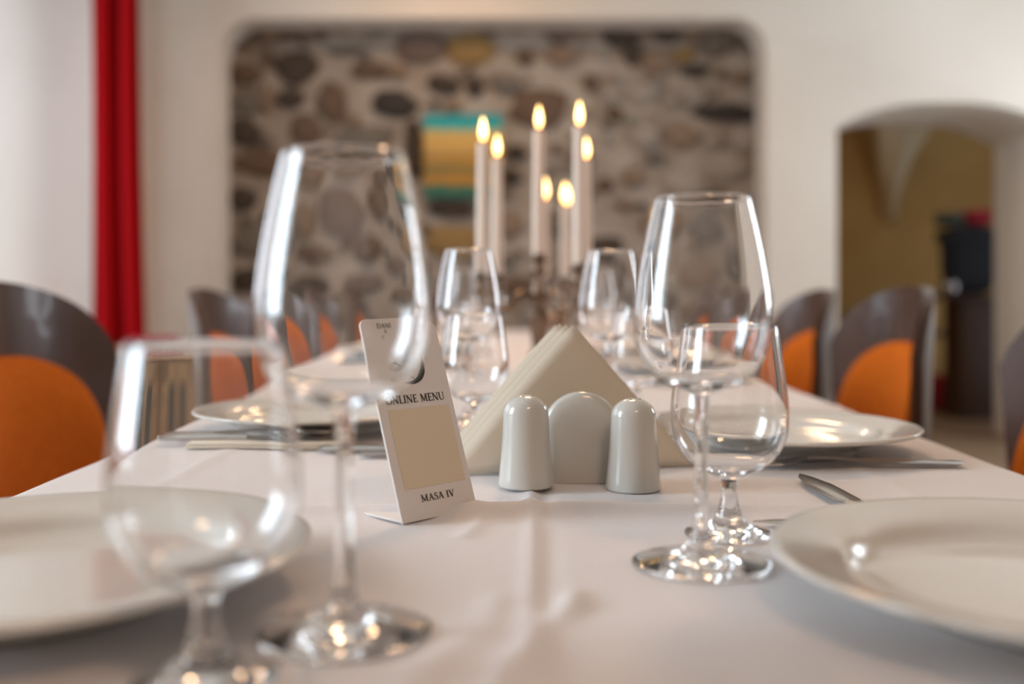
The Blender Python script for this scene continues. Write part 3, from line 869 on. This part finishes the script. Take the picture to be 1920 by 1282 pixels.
def knife(x, y, a, lab, z=0.0):
    r = empty('knife', (x, y, top(x, y) + z), a); link('handle', knife_h, r); link('blade', knife_b, r); return tag(r, lab, 'knife', 'table knives')
def fork(x, y, a, lab, z=0.0):
    r = empty('fork', (x, y, top(x, y) + z), a); link('handle', fork_h, r); link('neck', fork_n, r)
    for q in (-0.0105, -0.0035, 0.0035, 0.0105): link('tine', tines, r, (0, q, 0))
    return tag(r, lab, 'fork', 'table forks')
def spoon(x, y, a, lab, z=0.0):
    r = empty('spoon', (x, y, top(x, y) + z), a); link('handle', spoon_h, r); link('spoon_bowl', spoon_b, r); return tag(r, lab, 'spoon', 'table spoons')
fork(0.392, 0.880, PI + 0.03, 'steel fork lying before the second plate on the doorway side', 0.001)
k1 = knife(0.2405, 0.600, PI / 2 + 0.045, 'steel knife with its tip rising behind the front right plate', 0.002)
knife(0.371, 0.652, PI, 'steel knife whose tip peeks out left of the front right plate', 0.0005)
nk = empty('paper_napkin', (-0.255, 1.005, TZ + 0.002), 0.05); tag(nk, 'folded cream paper napkin under the knife and fork on the curtain side', 'napkin')
link('top_fold', bm_mesh('top_fold', box(-0.075, 0.075, -0.03, 0.03, 0.0030, 0.0055, 0.001), M['paper']), nk)
link('bottom_fold', bm_mesh('bottom_fold', box(-0.076, 0.076, -0.031, 0.031, 0.0, 0.0028, 0.001), M['paper']), nk)
knife(-0.372, 1.000, 0.04, 'steel knife lying on the folded napkin on the curtain side', 0.006)
spoon(-0.372, 1.030, 0.00, 'steel spoon on the napkin between knife and second curtain side plate', 0.006)
fork(-0.150, 0.935, -0.05, 'steel fork behind the stem of the front wine glass, left of the card', 0.001)
knife(-0.195, 0.965, -0.02, 'steel knife behind the stem of the front wine glass, before the plate', 0.002)
knife(-0.345, 1.86, 0.0, 'far steel knife before the third plate on the curtain side', 0.002)
fork(0.40, 1.68, PI, 'far steel fork before the third plate on the doorway side', 0.002)
knife(-0.37, 2.52, 0.0, 'far steel knife before the fourth plate on the curtain side', 0.002)

# ------------------------------------------------------------------ menu card
AL = math.radians(46.6); BE = math.radians(19.1)
CW, CL = 0.0687, 0.1400
mc = empty('menu_card', (-0.0773, 0.659, top(-0.06, 0.68) + 0.0006), AL)
tag(mc, 'white leaning plastic menu card with black lettering left of the napkin holder', 'menu card')
def cp(u, v, off=0.0):        # point on the leaning face, off = distance in front of it
    return Vector((u, v * math.sin(BE) - off * math.cos(BE), v * math.cos(BE) + off * math.sin(BE)))


def card_mesh():
    # profile in (y, z): foot behind, bend, leaning face with rounded top corners
    t = 0.0016
    rc_ = 0.006; nseg = 6
    outline = [(0, 0), (CW, 0)]
    outline += [(CW - rc_ + rc_ * math.cos(a), CL - rc_ + rc_ * math.sin(a)) for a in [PI / 2 * i / nseg for i in range(nseg + 1)]]
    outline += [(rc_ + rc_ * math.cos(a), CL - rc_ + rc_ * math.sin(a)) for a in [PI / 2 + PI / 2 * i / nseg for i in range(nseg + 1)]]
    bm = bmesh.new()
    f = [bm.verts.new(cp(u, v, 0)) for u, v in outline]; k = [bm.verts.new(cp(u, v, -t)) for u, v in outline]
    bm.faces.new(f); bm.faces.new(list(reversed(k)))
    for i in range(len(f)):
        j = (i + 1) % len(f); bm.faces.new((f[j], f[i], k[i], k[j]))
    return bm_mesh('card_face', bm, M['card'], True, 40)
link('card_face', card_mesh(), mc)
link('card_foot', bm_mesh('card_foot', box(0, CW, 0.0004, 0.062, 0.0, 0.0016, 0.0004), M['card']), mc)

# lettering: pen strokes with contrast, drawn as flat quads on the face
def stroke(pts, wts):
    out_ = []
    for i in range(len(pts) - 1):
        (ax, ay), (bx, by) = pts[i], pts[i + 1]
        l = math.hypot(bx - ax, by - ay) or 1
        nx_, ny_ = -(by - ay) / l / 2, (bx - ax) / l / 2
        w0, w1 = (wts[i], wts[i + 1]) if isinstance(wts, list) else (wts, wts)
        out_.append([(ax + nx_ * w0, ay + ny_ * w0), (bx + nx_ * w1, by + ny_ * w1), (bx - nx_ * w1, by - ny_ * w1), (ax - nx_ * w0, ay - ny_ * w0)])
    return out_
TK, TN, SF = 0.165, 0.08, 0.055
def ser(x, y, w_=0.17): return [[(x - w_, y - SF / 2), (x + w_, y - SF / 2), (x + w_, y + SF / 2), (x - w_, y + SF / 2)]]
def ell(cx, cy, rx, ry, a0, a1, n=22):
    P_ = []; W_ = []
    for i in range(n + 1):
        a = math.radians(a0 + (a1 - a0) * i / n)
        P_.append((cx + rx * math.cos(a), cy + ry * math.sin(a))); W_.append(TN + (TK - TN) * abs(math.cos(a)) ** 1.3)
    return stroke(P_, W_)
def glyph(c):
    if c == 'O': return 0.80, ell(0.40, 0.5, 0.33, 0.49, 0, 360, 30)
    if c == 'N': return 0.84, stroke([(0.15, 0), (0.15, 1)], TN) + stroke([(0.13, 1), (0.69, 0)], TK) + stroke([(0.69, 0), (0.69, 1)], TN) + ser(0.15, 0.018, 0.12) + ser(0.12, 0.982, 0.10) + ser(0.69, 0.982, 0.12)
    if c == 'L': return 0.60, stroke([(0.18, 0), (0.18, 1)], TK) + stroke([(0.1, 0.02), (0.55, 0.02)], TN) + stroke([(0.55, 0), (0.57, 0.22)], TN) + ser(0.18, 0.982, 0.15)
    if c == 'I': return 0.36, stroke([(0.18, 0), (0.18, 1)], TK) + ser(0.18, 0.018, 0.15) + ser(0.18, 0.982, 0.15)
    if c == 'E': return 0.62, stroke([(0.18, 0), (0.18, 1)], TK) + stroke([(0.06, 0.02), (0.55, 0.02)], TN) + stroke([(0.06, 0.98), (0.53, 0.98)], TN) + stroke([(0.2, 0.51), (0.44, 0.51)], TN) + stroke([(0.55, 0), (0.57, 0.2)], TN) + stroke([(0.53, 1), (0.53, 0.82)], TN) + stroke([(0.44, 0.6), (0.44, 0.42)], TN)
    if c == 'M': return 1.0, stroke([(0.17, 0), (0.2, 1)], TN) + stroke([(0.2, 1), (0.5, 0.05)], TK) + stroke([(0.5, 0.05), (0.8, 1)], TN) + stroke([(0.8, 1), (0.83, 0)], TK) + ser(0.17, 0.018, 0.12) + ser(0.83, 0.018, 0.15) + ser(0.14, 0.982, 0.09) + ser(0.86, 0.982, 0.09)
    if c == 'U':
        P_ = [(0.17, 1), (0.17, 0.36)]; Wt = [TK, TK]
        for i in range(1, 13):
            a = PI + PI * i / 12; P_.append((0.42 + 0.25 * math.cos(a), 0.34 + 0.33 * math.sin(a))); Wt.append(TN + (TK - TN) * max(0, -math.cos(a)))
        P_.append((0.67, 1)); Wt.append(TN)
        return 0.82, stroke(P_, Wt) + ser(0.17, 0.982, 0.14) + ser(0.67, 0.982, 0.12)
    if c == 'A': return 0.76, stroke([(0.12, 0), (0.38, 1)], TN) + stroke([(0.37, 1), (0.64, 0)], TK) + stroke([(0.2, 0.36), (0.54, 0.36)], TN) + ser(0.12, 0.018, 0.11) + ser(0.64, 0.018, 0.13)
    if c == 'V': return 0.76, stroke([(0.12, 1), (0.40, 0)], TK) + stroke([(0.40, 0), (0.65, 1)], TN) + ser(0.12, 0.982, 0.13) + ser(0.65, 0.982, 0.11)
    if c == 'D':
        return 0.82, stroke([(0.18, 0), (0.18, 1)], TK) + stroke([(0.06, 0.02), (0.36, 0.02)], TN) + stroke([(0.06, 0.98), (0.36, 0.98)], TN) + ell(0.36, 0.5, 0.36, 0.48, -90, 90, 16)
    if c == 'S':
        P_ = [(0.44, 0.80), (0.40, 0.93), (0.27, 0.97), (0.14, 0.90), (0.12, 0.74), (0.2, 0.62), (0.36, 0.48), (0.46, 0.34), (0.45, 0.16), (0.33, 0.04), (0.18, 0.03), (0.09, 0.12), (0.07, 0.26)]
        P2 = spline(P_, 3); n_ = len(P2)
        return 0.54, stroke(P2, [TN + (TK - TN) * gauss((i / (n_ - 1) - 0.5), 0.22) for i in range(n_)]) + stroke([(0.44, 0.95), (0.44, 0.74)], TN) + stroke([(0.07, 0.3), (0.07, 0.05)], TN)
    if c == 'C': return 0.74, ell(0.42, 0.5, 0.33, 0.48, 45, 315, 24) + stroke([(0.66, 0.95), (0.66, 0.72)], TN)
    return 0.36, []


def print_mesh(polys, name, m, off):
    V, Fs = [], []
    for q in polys:
        k = len(V); V += [cp(u, v, off) for u, v in q]; Fs.append(tuple(range(k, k + len(q))))
    return link(name, mesh(name, V, Fs, m, False), mc)
def text(s, u0, u1, v0, hgt, name):
    adv = sum(glyph(c)[0] for c in s); sx = (u1 - u0) / adv; polys = []; x = 0
    for c in s:
        a, g = glyph(c)
        for q in g: polys.append([(u0 + (x + p[0]) * sx, v0 + p[1] * hgt) for p in q])
        x += a
    return print_mesh(polys, name, M['ink'], 0.00025)
mm = 0.001
text('ONLINE MENU', 7.6 * mm, 61.6 * mm, 80.6 * mm, 5.6 * mm, 'lettering')
text('MASA IV', 19.6 * mm, 50.6 * mm, 11.6 * mm, 4.7 * mm, 'lettering')
text('DANI', 15.5 * mm, 30.5 * mm, 132.3 * mm, 4.0 * mm, 'lettering')
text('A', 22.0 * mm, 25.0 * mm, 127.8 * mm, 3.0 * mm, 'lettering')
text('C', 18.6 * mm, 21.4 * mm, 123.0 * mm, 3.0 * mm, 'lettering')
print_mesh([[(7.6 * mm, 21.5 * mm), (63.8 * mm, 21.5 * mm), (63.8 * mm, 76.6 * mm), (7.6 * mm, 76.6 * mm)]], 'cream_square', M['cream_print'], 0.0002)
# emblem: thick crescent with a thin sketched reclining figure
oc = spline([(48.9, 121.3), (48.9, 113), (49.0, 107), (48.0, 101.5), (44.6, 97.0), (40, 94.6), (35.5, 93.7), (30, 94.4), (25.4, 95.5)], 4)
ic = spline([(48.7, 121.2), (47.6, 112.5), (46.2, 108), (44.6, 104.2), (42.1, 100.9), (39.6, 98.4), (36.2, 96.6), (31.5, 95.5), (25.4, 95.4)], 4)
pol = []
for i in range(len(oc) - 1): pol.append([oc[i], oc[i + 1], ic[i + 1], ic[i]])
def sk(pts, wd): return stroke(spline(pts, 4), wd)
pol += sk([(23.4, 97.6), (26, 99.8), (28.6, 101.4), (31.2, 101.4), (34, 100.0), (37.4, 97.4)], 0.75)
pol += sk([(26.5, 102.2), (29.5, 101.9), (32.0, 102.0)], 0.45) + sk([(28.6, 101.6), (30.6, 103.8), (30.2, 104.8)], 0.45) + sk([(31.2, 101.6), (32.6, 102.6), (32.0, 104.4), (34.6, 104.4), (38.6, 103.8)], 0.45)
pol += sk([(38.6, 103.8), (36.6, 106.2), (35.0, 108.4)], 0.4) + sk([(36.0, 108.6), (38.0, 107.9), (39.2, 109.2)], 0.4) + sk([(38.8, 109.3), (40.4, 111.8), (40.6, 113.4)], 0.35)
for k in range(5): pol += sk([(41.6 + k * 0.95, 110.6 - 0.15 * k), (41.9 + k * 0.85, 113.0 - 0.1 * k), (41.2 + k * 1.0, 115.0 - 0.5 * k)], 0.3)
print_mesh([[(a * mm, b_ * mm) for a, b_ in q] for q in pol], 'emblem', M['ink'], 0.00025)

# ------------------------------------------------------------------ napkin holder, napkins, shakers
def shaker(x, y, lab):
    prof = [(0, 0.0), (0.0205, 0.0), (0.0215, 0.0006), (0.0218, 0.0020)] + spline([(0.0216, 0.006), (0.0203, 0.018), (0.0189, 0.034), (0.0180, 0.050), (0.0176, 0.0565)], 5)
    prof += [(0.0176 * math.cos(a), 0.0575 + 0.0140 * math.sin(a)) for a in [PI / 2 * i / 10 for i in range(0, 10)]] + [(0, 0.0715)]
    r = empty('shaker', (x, y, top(x, y) + 0.0004)); tag(r, lab, 'shaker', 'ceramic shakers beside the napkin holder')
    link('body', lathe(prof, 64, 'body', M['ceramic']), r)
    for a in (0, 2.1, 4.2):
        link('hole', lathe([(0, 0.0002), (0.0009, 0.0002), (0.0009, -0.0004), (0, -0.0004)], 10, 'hole', M['ink']), r, (0.005 * math.cos(a), 0.005 * math.sin(a), 0.0709))
    return r
shaker(0.0052, 0.782, 'white ceramic shaker next to the menu card')
shaker(0.0895, 0.782, 'white ceramic shaker next to the large wine glass')
HX, HY = 0.0505, 0.812
nh = empty('napkin_holder', (HX, HY, top(HX, HY) + 0.0003)); tag(nh, 'white ceramic napkin holder with domed ends behind the two shakers', 'napkin holder')
def dome_plate(y0, y1, name):
    """domed ceramic end: a half-round topped slab with a swollen outer face"""
    n = 28; R_ = 0.0315; zc = 0.0735 - R_
    outl = [(-R_, 0.0)] + [(R_ * math.cos(a), zc + R_ * math.sin(a)) for a in [PI - PI * i / n for i in range(n + 1)]] + [(R_, 0.0)]
    V, Fs = [], []
    rings = [(1.0, y1), (1.0, (y0 + y1) / 2), (0.97, y0 + 0.0012), (0.90, y0 - 0.0005), (0.7, y0 - 0.002), (0.35, y0 - 0.003)]
    m = len(outl)
    for s, y in rings:
        for (a, z) in outl: V.append((a * s, y, max(0.0, zc + (z - zc) * s) if z > 0.001 else 0.0))
    for r in range(len(rings) - 1):
        for i in range(m - 1):
            Fs.append((r * m + i, r * m + i + 1, (r + 1) * m + i + 1, (r + 1) * m + i))
        Fs.append((r * m + m - 1, r * m, (r + 1) * m, (r + 1) * m + m - 1))
    Fs.append(tuple(reversed(range(m)))); Fs.append(tuple(range((len(rings) - 1) * m, len(rings) * m)))
    return link(name, mesh(name, V, Fs, M['ceramic'], True, 50), nh)
dome_plate(-0.006, 0.002, 'end_plate')
rear = dome_plate(-0.006, 0.002, 'end_plate'); rear.location = (-0.002, 0.094, 0); rear.rotation_euler = (0, 0, PI)
link('tray', bm_mesh('tray', box(-0.029, 0.029, 0.0, 0.092, 0.0, 0.003, 0.001), M['ceramic']), nh)
# paper napkins: folded triangles standing on their long edge
NR = 0.21
def napkin(off, dx, dz, lab, curl=0.0, spread=0.0):
    r = empty('paper_napkin', (0.046 + dx, 0.868 + off, top(0.05, 0.86) + 0.0042), NR)
    tag(r, lab, 'napkin', 'folded paper napkins in the holder')
    for s in (0, 1):
        V, Fs = [], []; n = 16
        idx = {}
        for j in range(n + 1):
            for i in range(n + 1 - j):
                u = (i + j / 2) / n * 2 - 1; v = j / n
                y = (0.0034 * s - 0.0017) * (1 - 0.35 * v) + curl * (u * 0.6) ** 2 * 0.05 + 0.0018 * math.sin(3 * u + s) * (1 - v)
                idx[(i, j)] = len(V); V.append((0.114 * u, y + spread * v, (0.1185 + dz) * v - 0.004 * abs(u) * (1 - v)))
        for j in range(n):
            for i in range(n - j):
                Fs.append((idx[(i, j)], idx[(i + 1, j)], idx[(i, j + 1)]))
                if i < n - j - 1: Fs.append((idx[(i + 1, j)], idx[(i + 1, j + 1)], idx[(i, j + 1)]))
        o = link('fold', mesh('fold', V, Fs, M['paper']), r)
        so = o.modifiers.new('thickness', 'SOLIDIFY'); so.thickness = 0.0005
napkin(-0.010, 0.0, 0.0040, 'front folded cream napkin facing the shakers', 0.25)
napkin(0.001, -0.0055, 0.0038, 'second folded cream napkin in the holder, behind the front one', 0.22)
napkin(0.011, -0.0105, 0.0042, 'third folded cream napkin in the holder', 0.2)
napkin(0.019, -0.0140, 0.0030, 'rearmost folded cream napkin in the holder', 0.2)

# ------------------------------------------------------------------ candelabra and candles
def candelabrum(cx, cy, hub, cups, lab):
    """cups: (x, y, z of the drip pan) ; the first one stands on the stem"""
    r = empty('candelabrum', (cx, cy, top(cx, cy) + 0.0005)); tag(r, lab, 'candelabrum', 'candelabra on the long table')
    z0 = r.location.z; H = hub - z0
    link('base', lathe(spline([(0, 0), (0.05, 0), (0.055, 0.004), (0.052, 0.010), (0.036, 0.016), (0.024, 0.026), (0.016, 0.036)], 4) + [(0, 0.036)], 32, 'base', M['silver'], 60), r)
    link('stem', lathe(spline([(0.014, 0.034), (0.019, 0.05), (0.013, 0.06), (0.017, H * 0.62), (0.021, H * 0.80), (0.012, H * 0.88), (0.018, H * 0.96), (0.014, H + 0.014), (0.009, H + 0.03)], 5), 24, 'stem', M['silver']), r)
    for i, (x, y, z) in enumerate(cups):
        dx, dy, dz = x - cx, y - cy, z - z0
        if i == 0:
            link('neck', tube([(0, 0, H + 0.02), (dx * 0.5, dy * 0.5, (H + 0.02 + dz) / 2), (dx, dy, dz - 0.028)], 0.008, 10, 'neck', M['silver']), r)
        else:
            pa = spline([(0, 0, H - 0.005), (dx * 0.35, dy * 0.35, H + 0.004), (dx * 0.62, dy * 0.62, H - 0.022), (dx * 0.92, dy * 0.92, H - 0.018), (dx, dy, dz - 0.03)], 6)
            link('arm', tube(pa, [0.0075 - 0.002 * q / len(pa) for q in range(len(pa))], 10, 'arm', M['silver']), r)
        cup = link('socket', lathe(spline([(0.006, -0.034), (0.011, -0.026), (0.0135, -0.014), (0.0105, -0.004)], 4) + [(0.0125, 0.0), (0.0125, 0.012), (0.0118, 0.012), (0.0118, 0.002), (0, 0.002)], 20, 'socket', M['silver'], 50), r, (dx, dy, dz))
        link('drip_pan', lathe([(0.010, -0.003), (0.018, -0.0025), (0.0225, 0.001), (0.0225, 0.002), (0.018, -0.0005), (0.0126, -0.001)], 28, 'drip_pan', M['silver'], 60), cup)
    return r


def candle(x, y, z0, z1, lab, lean=(0, 0), fl=(0.0064, 0.042)):
    h = z1 - z0
    r = empty('taper_candle', (x, y, z0 + 0.0025)); tag(r, lab, 'candle', 'lit candles in the candelabra')
    b0, t0 = 0.0112, 0.0098
    V = spline([(b0, 0.0), (b0 * 0.985, h * 0.4), (t0, h * 0.9), (t0 * 1.02, h - 0.003)], 5) + [(t0 * 0.92, h), (t0 * 0.6, h - 0.002), (0, h - 0.004)]
    link('wax_body', lathe([(0, 0)] + V, 24, 'wax_body', M['wax']), r)
    link('wick', tube([(0, 0, h - 0.005), (0.0004, 0, h + 0.004), (0.0012, 0, h + 0.009)], 0.0008, 6, 'wick', M['wick']), r)
    fr, fh = fl
    pf = [(0, 0)] + [(fr * math.sin(PI * t ** 0.75) ** 0.8 * (1 - 0.25 * t), fh * t) for t in [i / 14 for i in range(1, 14)]] + [(0, fh)]
    fo = link('flame', lathe(pf, 20, 'flame', M['flame']), r, (0.0006, 0, h + 0.0035))
    fo.visible_shadow = True
    return r
def at(xp, yp, Y): return px(xp, Y), Y, pz(yp, Y)
cA = [at(1010, 488, 1.80), at(905, 524, 1.72), at(932, 526, 1.90), at(1086, 507, 1.73), at(1099, 507, 1.94)]
candelabrum(px(1011, 1.80), 1.80, pz(556, 1.80), cA, 'silver candelabrum with five lit candles behind the napkin holder')
tops = [247, 271, 299, 241, 303]
labs = ['tall middle candle of the front candelabrum', 'taller of the two left candles, its top just covering the painting',
        'shorter of the two left candles beside the painting edge', 'tallest right candle of the front candelabrum', 'right candle half hidden behind the tallest right one']
for (x, y, z), tp, lb in zip(cA, tops, labs): candle(x, y, z, pz(tp, y), 'ivory ' + lb)
cB = [at(1045, 560, 2.62), at(1022, 530, 2.50), at(1059, 528, 2.52), at(1063, 530, 2.74)]
candelabrum(px(1045, 2.62), 2.62, pz(590, 2.62), cB[1:2] and [at(1045, 566, 2.62)] + cB[1:], 'farther silver candelabrum hidden behind the front one')
for (x, y, z), tp, lb in zip(cB[1:], (377, 385, 388), ('short far candle peeking past the tall middle candle', 'short far candle between the middle and right candles', 'farthest candle whose flame overlaps the short far one')):
    candle(x, y, z, pz(tp, y), 'ivory ' + lb, fl=(0.0085, 0.053))
